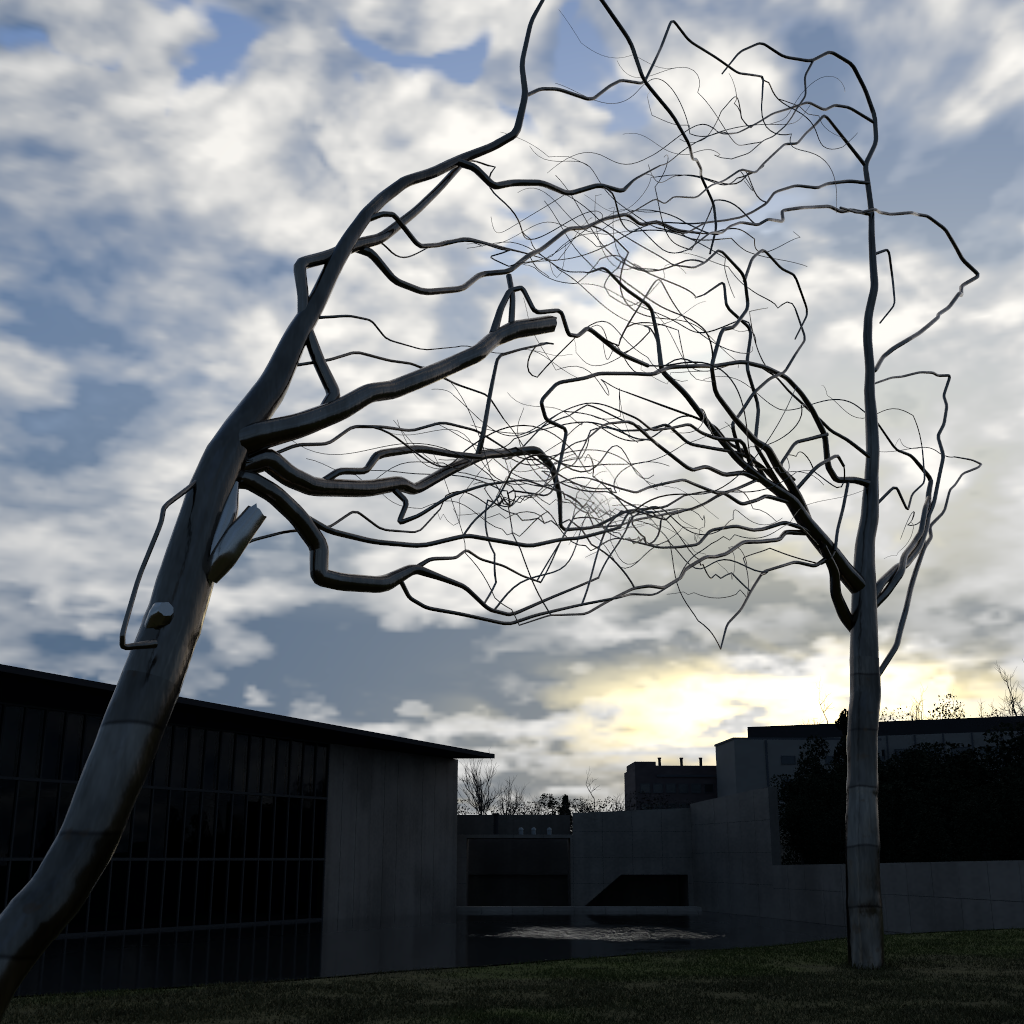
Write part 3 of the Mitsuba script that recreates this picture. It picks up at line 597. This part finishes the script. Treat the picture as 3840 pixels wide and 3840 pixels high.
# ---------------------------------------------------------------- the two steel trees
LIMBS = [
 (0, 'trunk', 2, [[-4.39,10.01,0.01,0.23],[-4.24,10.17,0.4,0.233],[-4.11,10.3,0.77,0.23],[-3.93,10.48,1.12,0.232],[-3.76,10.65,1.39,0.237],[-3.61,10.81,1.78,0.252],[-3.45,10.97,2.46,0.265],[-3.29,11.13,3.13,0.274],[-3.15,11.28,3.79,0.262],[-3.05,11.38,4.38,0.248],[-2.95,11.48,5.04,0.222],[-2.85,11.58,5.48,0.205],[-2.71,11.73,5.87,0.183],[-2.49,11.95,6.39,0.16],[-2.32,12.12,7.0,0.13],[-2.14,12.31,7.52,0.11],[-1.99,12.46,8.05,0.101],[-1.84,12.61,8.48,0.089],[-1.69,12.77,8.85,0.082],[-1.29,13.18,9.53,0.07],[-0.64,13.84,10.25,0.059],[0.06,14.19,10.85,0.053],[0.18,14.25,11.47,0.043],[0.13,14.23,11.94,0.037],[0.26,14.3,12.66,0.032],[0.47,14.41,13.18,0.026],[0.93,14.66,13.83,0.021],[1.28,14.86,13.45,0.03],[1.7,15.1,12.94,0.03],[1.88,15.2,12.37,0.028],[2.32,15.47,11.97,0.026],[2.56,15.61,11.59,0.023],[3.05,17.6,12.28,0.023],[3.28,17.83,11.9,0.022],[3.31,17.87,11.49,0.021],[3.16,17.72,10.95,0.016]]),
 (0, 'limb', 0, [[-2.97,11.67,5.4,0.131],[-2.74,11.63,5.65,0.17],[-2.54,11.65,5.74,0.149],[-2.18,11.85,5.92,0.13],[-1.82,12.14,6.2,0.117],[-1.31,12.65,6.63,0.105],[-0.72,13.27,7.17,0.099],[-0.23,13.78,7.73,0.094],[0.03,14.02,7.97,0.112],[0.49,14.49,8.26,0.109]]),
 (0, 'limb', 4, [[-2.78,11.68,5.37,0.087],[-2.47,11.76,5.54,0.118],[-2.27,11.91,5.4,0.108],[-2.06,12.17,5.36,0.099],[-1.59,12.79,5.53,0.092],[-1.28,13.23,5.73,0.088],[-1.12,13.49,5.73,0.067],[-0.74,14.0,6.14,0.069],[-0.36,14.49,6.49,0.057],[0.32,15.29,6.83,0.057],[0.54,15.58,6.68,0.046],[0.64,15.75,6.34,0.034],[0.65,15.83,5.88,0.025],[1.13,16.38,6.06,0.023],[1.89,17.2,6.56,0.02],[2.63,17.99,7.0,0.016]]),
 (0, 'limb', 4, [[-2.88,11.65,5.28,0.077],[-2.62,11.67,5.29,0.095],[-2.38,11.72,5.16,0.095],[-2.15,11.87,4.96,0.096],[-1.95,12.04,4.7,0.097],[-1.94,12.04,4.38,0.091],[-1.74,12.18,4.36,0.092],[-1.35,12.55,4.41,0.089],[-1.05,12.81,4.65,0.056],[-0.77,13.06,4.6,0.035],[-0.52,13.29,4.55,0.028],[-0.26,13.52,4.34,0.024],[-0.01,13.75,4.32,0.022],[0.46,14.21,4.62,0.018],[1.07,14.82,5.0,0.014]]),
 (0, 'limb', 3, [[-2.29,11.77,5.12,0.04],[-2.09,11.92,4.97,0.038],[-1.85,12.06,4.86,0.033],[-1.44,12.38,4.83,0.029],[-0.97,12.76,4.88,0.027],[-0.5,13.14,5.1,0.026],[0.21,13.79,5.14,0.025],[0.83,14.33,5.38,0.023],[1.35,14.77,5.63,0.019]]),
 (0, 'limb', 2, [[-2.18,11.99,5.99,0.051],[-1.97,12.13,6.19,0.075],[-1.89,12.23,6.41,0.076],[-2.07,12.21,6.78,0.069],[-2.25,12.17,7.25,0.063],[-2.27,12.2,7.55,0.063],[-2.33,12.19,7.92,0.07],[-2.05,12.47,8.16,0.072],[-1.81,12.72,8.43,0.074],[-1.54,13.02,8.68,0.061],[-1.17,13.42,9.27,0.053],[-0.91,13.72,9.76,0.047],[-0.67,13.99,10.25,0.045]]),
 (0, 'limb', 4, [[-1.83,12.84,8.48,0.06],[-1.63,12.87,8.41,0.053],[-1.37,13.06,8.15,0.044],[-1.06,13.44,8.19,0.042],[-0.62,14.0,8.51,0.04],[-0.04,14.73,9.12,0.036],[0.41,15.31,9.75,0.032],[1.08,16.1,10.52,0.031],[1.76,16.88,11.18,0.029],[2.31,17.52,11.41,0.027],[3.13,18.41,11.69,0.021]]),
 (0, 'limb', 3, [[-0.71,13.76,10.16,0.051],[-0.48,13.79,10.1,0.051],[-0.23,13.87,9.87,0.048],[0.39,14.33,10.2,0.042],[1.2,15.09,10.62,0.035],[1.55,15.35,10.67,0.033],[1.73,15.43,10.91,0.018],[2.15,15.77,11.34,0.011]]),
 (0, 'limb', 0, [[-2.94,11.67,5.42,0.03],[-3.05,11.36,5.17,0.027],[-3.22,10.91,4.79,0.024],[-3.19,10.76,4.59,0.023],[-3.35,10.44,3.52,0.024],[-3.35,10.47,3.4,0.026],[-3.15,10.73,3.48,0.041]]),
 (0, 'collar', 0, [[-2.93,11.31,3.94,0.024],[-2.89,11.32,4.18,0.067],[-2.82,11.36,4.5,0.106],[-2.75,11.46,4.9,0.098],[-2.71,11.51,5.21,0.029]]),
 (0, 'stub', 0, [[-2.86,11.33,4.2,0.08],[-2.79,11.31,4.31,0.11],[-2.72,11.29,4.41,0.125],[-2.62,11.33,4.61,0.126],[-2.47,11.41,4.87,0.108]]),
 (0, 'stub', 0, [[-3.32,11.24,3.66,0.098],[-3.25,11.11,3.73,0.122],[-3.19,11.0,3.8,0.121],[-3.13,10.92,3.83,0.07]]),
 (0, 'branch', 2, [[-0.23,13.79,7.8,0.056],[-0.14,13.93,8.21,0.043],[-0.03,14.03,8.5,0.037],[0.13,14.12,8.59,0.032],[0.29,14.14,8.25,0.031],[0.63,14.51,8.46,0.028],[0.73,14.63,8.17,0.028],[0.86,14.81,8.23,0.029],[1.01,15.02,8.45,0.032],[1.5,15.62,8.32,0.035],[1.92,16.12,8.36,0.03]]),
 (0, 'branch', 0, [[-0.01,14.01,8.01,0.043],[0.01,14.02,8.41,0.037],[-0.04,14.22,8.8,0.038]]),
 (0, 'branch', 2, [[-1.66,12.75,8.78,0.034],[-1.51,12.82,8.89,0.035],[-1.39,12.94,8.95,0.032],[-1.12,13.31,8.73,0.031],[-0.58,14.02,9.22,0.027],[-0.18,14.57,9.4,0.017],[0.25,15.13,9.58,0.01]]),
 (0, 'branch', 1, [[-2.11,12.25,7.31,0.018],[-1.8,12.48,7.44,0.015],[-1.59,12.75,7.51,0.013],[-1.44,13.01,7.39,0.011],[-1.05,13.55,7.49,0.008],[-0.69,14.01,7.73,0.006]]),
 (0, 'branch', 1, [[-2.32,12.04,6.66,0.018],[-1.99,12.34,6.85,0.017],[-1.75,12.76,7.13,0.018],[-1.43,13.3,7.25,0.017],[-0.89,14.07,7.37,0.015],[-0.31,14.82,7.41,0.013],[-0.11,15.16,7.21,0.009]]),
 (0, 'branch', 2, [[-2.87,11.56,5.39,0.025],[-2.52,11.66,5.49,0.019],[-2.22,11.98,5.76,0.02],[-1.95,12.33,5.89,0.019],[-1.46,12.99,6.32,0.019],[-0.83,13.8,6.67,0.018],[-0.43,14.33,6.75,0.016],[-0.04,14.84,6.66,0.011]]),
 (0, 'branch', 1, [[-0.43,14.38,6.39,0.043],[-0.35,14.31,6.73,0.031],[-0.27,14.35,7.27,0.027],[-0.18,14.48,7.81,0.022],[0.13,14.81,8.05,0.017],[0.42,15.14,8.26,0.015]]),
 (0, 'branch', 0, [[-2.02,12.22,5.4,0.042],[-1.83,12.37,5.6,0.04],[-1.58,12.63,5.68,0.038],[-1.48,12.8,5.93,0.05],[-1.07,13.33,6.18,0.046],[-0.67,13.83,6.27,0.041],[-0.39,14.18,6.36,0.036]]),
 (0, 'branch', 3, [[-1.34,13.14,5.65,0.039],[-1.17,13.14,5.48,0.033],[-1.25,13.04,5.21,0.03],[-1.03,13.08,5.31,0.023],[-0.69,13.21,5.58,0.019],[-0.31,13.45,5.78,0.016],[0.15,13.82,5.96,0.012],[0.6,14.2,5.91,0.008]]),
 (0, 'branch', 3, [[-1.18,12.68,4.49,0.027],[-1.09,12.78,4.32,0.023],[-0.91,12.88,4.23,0.022],[-0.55,13.17,4.22,0.021],[-0.04,13.68,4.2,0.021],[0.27,13.96,4.36,0.02],[0.79,14.47,4.58,0.018],[1.5,15.18,4.87,0.016],[2.2,15.87,5.2,0.011]]),
 (0, 'branch', 2, [[-1.06,12.8,4.63,0.032],[-0.89,12.97,4.79,0.023],[-0.63,13.34,4.89,0.019],[-0.52,13.6,5.05,0.017],[-0.1,14.31,5.03,0.015],[0.36,15.04,4.99,0.013]]),
 (0, 'branch', 1, [[-3.15,11.28,3.82,0.016],[-2.88,11.35,4.34,0.016],[-2.57,11.61,4.64,0.017],[-2.27,11.92,4.82,0.015],[-1.91,12.34,4.97,0.015],[-1.69,12.71,5.27,0.015],[-1.44,13.09,5.15,0.014],[-1.07,13.59,5.25,0.012],[-0.85,13.94,5.63,0.01]]),
 (0, 'branch', 2, [[0.17,14.25,11.45,0.028],[0.39,14.43,11.69,0.026],[0.63,14.65,11.84,0.026],[1.13,15.19,12.03,0.027],[1.42,15.5,12.48,0.025],[1.61,15.67,12.7,0.024],[1.99,16.07,12.92,0.023],[2.22,16.28,13.52,0.022],[2.54,16.61,14.49,0.022],[2.84,16.87,14.27,0.022],[3.35,17.37,14.33,0.021],[3.79,17.79,14.33,0.02],[4.34,18.34,14.65,0.018],[4.26,18.21,14.09,0.014]]),
 (1, 'trunk', 3, [[5.57,20.57,-0.42,0.299],[5.6,20.59,0.01,0.285],[5.63,20.62,0.68,0.279],[5.66,20.63,1.49,0.265],[5.73,20.68,2.24,0.251],[5.82,20.74,3.1,0.246],[5.91,20.8,3.98,0.25],[6.02,20.88,4.88,0.245],[6.09,20.93,5.63,0.229],[6.16,20.98,6.39,0.195],[6.26,21.05,7.08,0.16],[6.47,21.19,8.0,0.14],[6.6,21.28,8.84,0.124],[6.63,21.3,9.99,0.096],[6.69,21.34,11.07,0.081],[6.99,21.55,12.72,0.068],[7.07,21.61,13.9,0.058],[7.01,21.57,14.91,0.051],[7.36,21.82,15.59,0.048],[7.38,21.83,16.19,0.047],[7.19,21.69,16.72,0.043],[6.91,21.5,17.18,0.04],[6.37,21.12,17.21,0.036],[5.87,20.78,16.73,0.032],[5.23,20.34,16.51,0.028],[4.74,20.02,16.6,0.024],[4.25,19.71,16.16,0.021],[3.85,19.45,15.5,0.014]]),
 (1, 'limb', 3, [[6.2,21.1,5.71,0.093],[6.09,20.97,6.18,0.176],[5.74,20.7,6.46,0.16],[5.19,20.18,6.91,0.144],[4.65,19.63,7.42,0.107],[4.11,19.11,7.58,0.066],[3.6,18.61,7.78,0.056],[3.12,18.12,8.14,0.05],[2.66,17.65,8.54,0.044],[2.26,17.26,8.75,0.041],[2.22,17.23,9.26,0.032],[2.12,17.13,9.74,0.029],[1.69,16.73,9.85,0.025],[1.36,16.41,10.04,0.021],[1.11,16.19,9.84,0.012]]),
 (1, 'limb', 0, [[6.02,21.08,5.38,0.085],[5.75,20.89,5.7,0.111],[5.54,20.59,6.02,0.094],[5.5,20.4,6.37,0.088],[5.23,20.03,6.72,0.068]]),
 (1, 'limb', 3, [[5.1,20.23,7.06,0.088],[4.8,19.75,7.48,0.087],[4.35,19.12,7.82,0.071],[3.87,18.48,8.05,0.051],[3.45,17.9,8.22,0.043],[3.08,17.38,8.44,0.037],[3.0,17.16,8.79,0.033],[3.2,17.25,9.42,0.031],[3.72,17.7,10.0,0.029],[3.65,17.53,10.47,0.027],[3.17,16.94,10.62,0.021],[2.67,16.33,9.99,0.015],[2.29,15.83,9.78,0.011]]),
 (1, 'limb', 2, [[6.52,21.21,8.16,0.073],[6.15,21.06,8.21,0.063],[5.74,20.75,8.11,0.057],[5.56,20.56,8.3,0.057],[5.51,20.42,8.83,0.052],[5.23,20.1,9.2,0.05],[4.68,19.5,9.55,0.042],[3.74,18.54,9.44,0.036],[2.83,17.62,8.98,0.033],[2.08,16.86,8.53,0.031],[1.22,15.99,8.19,0.028],[0.61,15.39,7.81,0.027],[0.38,15.18,7.47,0.027],[0.45,15.28,7.24,0.027],[0.74,15.6,7.22,0.026],[0.66,15.55,6.81,0.024],[0.6,15.51,6.58,0.017]]),
 (1, 'limb', 2, [[6.18,21.09,5.57,0.08],[6.27,21.02,6.02,0.09],[6.51,21.16,6.34,0.076],[6.93,21.54,6.69,0.078],[7.58,22.23,7.23,0.07],[8.06,22.85,8.13,0.062],[8.3,23.19,8.88,0.046],[7.82,22.81,9.25,0.033],[7.41,22.47,9.26,0.025],[6.93,22.08,9.75,0.018]]),
 (1, 'limb', 1, [[6.22,20.86,4.65,0.051],[6.69,21.17,5.22,0.052],[7.26,21.88,6.4,0.05],[7.78,22.5,7.3,0.044],[8.57,23.4,8.28,0.029],[8.85,23.75,8.83,0.026],[10.07,25.04,9.8,0.024],[9.18,24.2,9.69,0.014]]),
 (1, 'limb', 0, [[6.33,21.11,5.93,0.08],[6.6,21.2,6.17,0.071],[7.13,21.7,6.95,0.059],[8.11,22.89,8.41,0.049]]),
 (1, 'limb', 0, [[6.69,21.32,10.4,0.04],[6.79,21.33,10.44,0.044],[7.73,22.07,11.39,0.045],[9.15,23.57,12.77,0.044],[10.45,24.95,14.2,0.046],[9.62,24.11,14.54,0.042],[8.78,23.25,14.73,0.036],[7.6,22.03,14.08,0.032],[6.63,21.02,13.54,0.028],[6.13,20.49,13.35,0.025]]),
 (1, 'branch', 3, [[7.07,21.61,13.84,0.042],[6.61,21.4,13.82,0.038],[6.02,20.82,13.57,0.035],[5.22,19.88,13.0,0.032],[4.13,18.52,11.9,0.026],[3.32,17.48,11.18,0.019],[2.65,16.61,10.44,0.011]]),
 (1, 'branch', 3, [[7.07,21.59,14.52,0.037],[6.09,21.05,14.19,0.033],[5.28,20.29,13.7,0.028],[4.76,19.81,13.28,0.026],[4.23,19.3,12.59,0.022],[3.21,18.31,11.83,0.016],[2.3,17.47,11.27,0.011]]),
 (1, 'branch', 3, [[7.01,21.57,14.91,0.039],[6.55,21.28,15.32,0.033],[6.04,20.71,15.49,0.029],[5.5,20.19,14.73,0.025],[4.37,18.9,13.29,0.021],[3.17,17.43,12.0,0.015],[1.7,15.72,10.54,0.009]]),
 (1, 'branch', 3, [[7.37,21.83,16.04,0.034],[6.82,21.65,16.28,0.031],[6.18,21.18,15.9,0.029],[5.27,20.32,15.36,0.024],[4.48,19.56,14.55,0.017],[3.78,18.91,13.9,0.012]]),
 (1, 'branch', 2, [[5.94,20.83,16.8,0.025],[5.64,20.48,15.75,0.02],[5.26,20.13,15.06,0.015],[4.52,19.4,14.08,0.011],[3.78,18.67,13.25,0.009]]),
 (1, 'branch', 3, [[4.01,19.03,7.58,0.048],[3.7,18.74,7.61,0.041],[2.96,17.83,7.42,0.032],[2.0,16.47,7.36,0.026],[1.63,15.88,7.44,0.021],[1.22,15.27,7.18,0.015],[0.94,14.83,6.8,0.011]]),
 (1, 'branch', 2, [[4.2,19.2,7.54,0.042],[3.88,18.88,7.94,0.031],[3.22,18.33,8.24,0.024],[2.29,17.52,8.29,0.017],[1.69,17.08,8.34,0.01]]),
 (1, 'branch', 2, [[4.43,19.37,7.57,0.035],[3.93,18.8,8.11,0.032],[4.03,18.81,8.75,0.03],[3.82,18.6,9.38,0.03],[3.98,18.79,10.12,0.028],[3.5,18.36,10.32,0.026],[3.49,18.41,10.81,0.022],[3.11,18.09,10.42,0.015]]),
 (1, 'branch', 3, [[4.96,20.05,6.96,0.05],[4.38,19.47,6.69,0.038],[3.58,18.42,6.38,0.033],[2.81,17.3,5.87,0.028],[2.04,16.16,5.16,0.024],[1.23,15.05,4.77,0.019],[0.58,14.14,4.4,0.013],[0.08,13.4,4.14,0.008]]),
 (1, 'branch', 3, [[5.33,20.19,6.56,0.036],[4.65,19.61,6.35,0.028],[3.93,18.73,5.98,0.024],[3.65,18.3,5.6,0.022],[3.11,17.52,4.92,0.018],[2.95,17.22,4.51,0.012]]),
 (1, 'branch', 3, [[3.99,19.02,7.58,0.028],[2.9,17.69,6.79,0.022],[2.38,16.89,6.44,0.019],[1.66,15.82,6.02,0.016],[1.03,14.88,5.66,0.011]]),
 (1, 'branch', 0, [[7.8,22.55,7.36,0.04],[8.15,22.76,8.26,0.041],[8.41,23.06,8.89,0.037],[8.79,23.53,10.17,0.035],[9.21,24.02,11.43,0.032],[8.24,23.09,11.12,0.026],[7.05,21.96,10.46,0.021],[6.79,21.73,10.3,0.019]]),
 (1, 'branch', 1, [[4.7,19.64,7.54,0.035],[5.15,19.76,8.04,0.033],[5.66,20.27,8.42,0.03],[5.81,20.45,8.27,0.025]]),
 (1, 'branch', 1, [[6.01,20.95,8.15,0.03],[5.6,20.4,7.1,0.029],[5.48,20.21,6.68,0.029]]),
 (1, 'branch', 1, [[6.45,21.14,7.69,0.03],[7.0,21.41,8.22,0.028],[7.21,21.51,7.75,0.023],[7.75,22.0,8.46,0.018],[7.77,22.03,9.09,0.013]]),
 (1, 'branch', 3, [[6.61,21.26,8.63,0.039],[6.08,21.02,8.95,0.034],[5.4,20.48,9.21,0.027],[4.85,20.05,9.5,0.021],[4.22,19.55,9.79,0.013]]),
 (1, 'branch', 1, [[4.56,19.51,7.5,0.042],[4.1,19.09,7.81,0.036],[3.48,18.48,7.88,0.031],[2.69,17.68,7.73,0.027],[2.32,17.32,7.92,0.023],[1.63,16.69,7.59,0.015]]),
 (1, 'branch', 1, [[4.73,19.7,7.37,0.043],[4.13,19.14,7.34,0.035],[3.61,18.51,7.01,0.031],[3.08,17.77,6.98,0.027],[2.48,16.94,6.93,0.022],[1.68,15.9,6.42,0.017],[1.05,15.08,6.35,0.011]]),
 (1, 'branch', 1, [[3.89,18.9,7.66,0.038],[3.68,18.51,8.07,0.032],[3.16,18.01,7.93,0.029],[2.66,17.35,7.93,0.024],[2.0,16.56,7.55,0.019],[1.41,15.78,7.58,0.012]]),
 (1, 'branch', 1, [[5.15,20.15,6.92,0.043],[4.51,19.6,7.02,0.035],[3.85,18.95,6.71,0.03],[3.02,18.05,6.47,0.026],[2.44,17.48,6.06,0.021],[1.67,16.72,5.96,0.012]]),
 (1, 'branch', 1, [[3.7,18.71,7.74,0.034],[3.48,18.32,8.27,0.031],[3.92,18.63,8.93,0.028],[4.61,19.31,9.57,0.026],[5.17,19.95,10.46,0.022],[5.0,19.86,11.0,0.015]]),
 (1, 'branch', 0, [[3.65,17.56,10.39,0.027],[4.15,18.32,11.35,0.024],[4.82,19.01,11.22,0.022],[5.14,19.53,10.77,0.019],[4.83,19.35,10.19,0.013]]),
 (1, 'branch', 0, [[7.02,21.57,12.95,0.033],[7.39,21.76,13.17,0.025],[7.49,21.98,12.59,0.023],[7.11,21.83,11.62,0.016]]),
 (1, 'branch', 0, [[5.55,20.42,8.85,0.037],[4.85,19.9,8.52,0.032],[4.46,19.49,7.96,0.028],[4.78,19.81,7.82,0.022]]),
]
SEED = 1000
def soften(P, R, amount, rnd, it=2):
    """Adds crooked intermediate points to a chain and rounds its corners a little."""
    Q, S = [P[0]], [R[0]]
    for a, b, ra, rb in zip(P[:-1], P[1:], R[:-1], R[1:]):
        L = np.linalg.norm(b - a)
        n = max(1, int(round(L / 0.55))) if L > 0.35 else 1
        for k in range(1, n):
            t = k / n + rnd.normal(0, 0.06)
            off = rnd.normal(0, 1, 3); off -= (b - a) * (off @ (b - a)) / (L * L)
            Q.append(a + (b - a) * t + off * amount * min(L, 1.2) * 0.085); S.append((ra + (rb - ra) * t) * (1 + rnd.normal(0, 0.03)))
        Q.append(b); S.append(rb)
    Q, S = np.array(Q), np.array(S)
    for _ in range(it):
        A, B = Q[:-1] * 0.88 + Q[1:] * 0.12, Q[:-1] * 0.12 + Q[1:] * 0.88
        a, b = S[:-1] * 0.88 + S[1:] * 0.12, S[:-1] * 0.12 + S[1:] * 0.88
        Q = np.vstack([Q[:1], np.stack([A, B], 1).reshape(-1, 3), Q[-1:]])
        S = np.concatenate([S[:1], np.stack([a, b], 1).ravel(), S[-1:]])
    return Q, S

def densify(Q, S, step):
    out, rad = [Q[0]], [S[0]]
    for a, b, ra, rb in zip(Q[:-1], Q[1:], S[:-1], S[1:]):
        n = max(1, int(np.linalg.norm(b - a) / step))
        for k in range(1, n + 1):
            out.append(a + (b - a) * k / n); rad.append(ra + (rb - ra) * k / n)
    return np.array(out), np.array(rad)

def dented(Q, S, sides, seed, depth=0.05, seams=False):
    """Radii per ring and side: flats, dents and (on trunks) weld seams of hammered sheet and pipe."""
    arc = np.concatenate([[0], np.cumsum(np.linalg.norm(np.diff(Q, axis=0), axis=1))])
    th = np.arange(sides) * 2 * np.pi / sides
    pts = np.stack(np.broadcast_arrays(np.cos(th)[None] * 1.3, np.sin(th)[None] * 1.3, arc[:, None] * 1.6), -1)
    n1 = meshkit.fbm(pts + seed * 3.7, 3, seed=seed % 97) - 0.5
    ribs = meshkit.noise(pts * np.array([2.6, 2.6, 0.25]) + seed, seed % 89) - 0.5
    R = S[:, None] * (1 + depth * 2.0 * n1 + depth * 1.6 * ribs)
    if seams:
        ph = (arc / 0.92) % 1.0
        R *= 1 + 0.04 * np.exp(-((ph - 0.5) / 0.022) ** 2)[:, None] - 0.012 * ((arc / 0.92).astype(int) % 2)[:, None]
    return R

def twig(p, d, L, r0, rnd, home, forks=2):
    """A long thin wire that waves and curls along its way, with an elbow now and then and a few forks."""
    n = max(8, int(L / 0.10))
    d = d / np.linalg.norm(d)
    up = np.array([0, 0, 1.0]); sd = np.cross(home, up); sd /= np.linalg.norm(sd)
    w1, w2 = 2 * np.pi / (1.3 + 2.6 * rnd.random()), 2 * np.pi / (1.4 + 2.8 * rnd.random())
    f1, f2, a1, a2 = rnd.random() * 6.28, rnd.random() * 6.28, 0.25 + 0.75 * rnd.random(), 0.2 + 0.6 * rnd.random()
    bend = rnd.normal(0, 0.35, 3)
    P, elbow = [p], np.zeros(3)
    for i in range(n):
        s = i * L / n
        if rnd.random() < 0.075:
            elbow = rnd.normal(0, 0.9, 3)
        elbow *= 0.84
        k = min(1.0, s / 0.5)
        h = d * (1 - 0.75 * k) + (home * 0.8 + up * a1 * math.sin(w1 * s + f1) + sd * a2 * math.sin(w2 * s + f2) + bend * (s / L)) * k + elbow * min(1, s * 4)
        if P[-1][2] < 5.8:
            h = h + up * 1.3
        h /= np.linalg.norm(h)
        P.append(P[-1] + h * L / n)
    R = np.linspace(r0, max(r0 * 0.36, 0.0032), n + 1)
    parts = [tube_mesh(P, R, 5)]
    for _ in range(forks):
        k = int(n * (0.15 + 0.6 * rnd.random()))
        nd = (P[k + 1] - P[k]) / (L / n) + rnd.normal(0, 0.25, 3)
        parts += twig(P[k], nd, L * (0.4 + 0.35 * rnd.random()), R[k] * 0.8, rnd, home + rnd.normal(0, 0.3, 3), 0)
    return parts

steel_trees = [thing('steel_tree', 'leaning bare steel tree whose thick trunk rises from the lower left corner', 'metal tree'),
               thing('steel_tree', 'upright bare steel tree standing on the lawn at the right', 'metal tree')]
HOME = [np.array([0.85, 0.45, 0.05]), np.array([-0.85, -0.42, 0.0])]
for num, (tr, kind, ntw, pts) in enumerate(LIMBS):
    rnd = np.random.default_rng(SEED + num)
    A = np.array(pts)
    P, R = A[:, :3], A[:, 3]
    big = R.max() > 0.075
    Q, S = soften(P, R, {'trunk': 0.35, 'limb': 0.55, 'stub': 0.2, 'collar': 0.2, 'branch': 0.65}[kind], rnd)
    sides = 28 if kind == 'trunk' else 20 if big else 9
    if kind == 'trunk':
        Q, S = densify(Q, S, 0.10)
        S = S.copy()
        if tr == 1:
            S *= 1 + 0.10 * np.exp(-np.arange(len(S)) / 4.0)
        low = Q[:, 2] < (3.15 if tr == 0 else 4.9)
        cut = int(np.argmin(low)) if not low.all() else len(Q) - 1
        Rr = dented(Q, S, sides, 5 + tr, 0.075, True)
        add(steel_trees[tr] + '__trunk', tube_mesh(Q[cut - 1:], Rr[cut - 1:], sides), 'steel_stained', 50)
        k = add(steel_trees[tr] + '__sleeve', tube_mesh(Q[:cut + 1], Rr[:cut + 1] * 1.018, sides), 'steel_scoured', 50)
        continue
    if big:
        Q, S = densify(Q, S, 0.04 if kind == 'stub' else 0.10)
        Rr = dented(Q, S, sides, 11 + num, 0.13 if kind == 'stub' else 0.06)
    else:
        Rr = S
    sawn = (kind == 'stub' and len(pts) > 4) or (big and ntw == 0 and kind == 'limb' and tr == 0)
    key = add(f'{steel_trees[tr]}__{kind}', tube_mesh(Q, Rr, sides, sawn), 'steel_bright' if kind in ('stub', 'collar') else 'steel', 50)
    # twigs leave the outer half of a limb, the last one carries on from its tip
    for i in range(int(round(ntw * (0.8 if tr == 0 else 0.9)))):
        f = 1.0 if i == 0 else 0.45 + 0.5 * rnd.random()
        j = min(int(f * (len(Q) - 1)), len(Q) - 2)
        d = Q[j + 1] - Q[j - 1 if j else 0]
        d = d / (np.linalg.norm(d) + 1e-9) + HOME[tr] * 0.3 + rnd.normal(0, 0.16 if i == 0 else 0.36, 3)
        r0 = max(0.007, min(S[j] * 0.85, 0.014))
        add(f'{key}__twig', join(twig(Q[j + (1 if i == 0 else 0)], d, 1.9 + 2.9 * rnd.random(), r0, rnd, HOME[tr] + np.array([0, 0, rnd.normal(0, 0.3)]), (i + num) % 2)), 'steel', False)
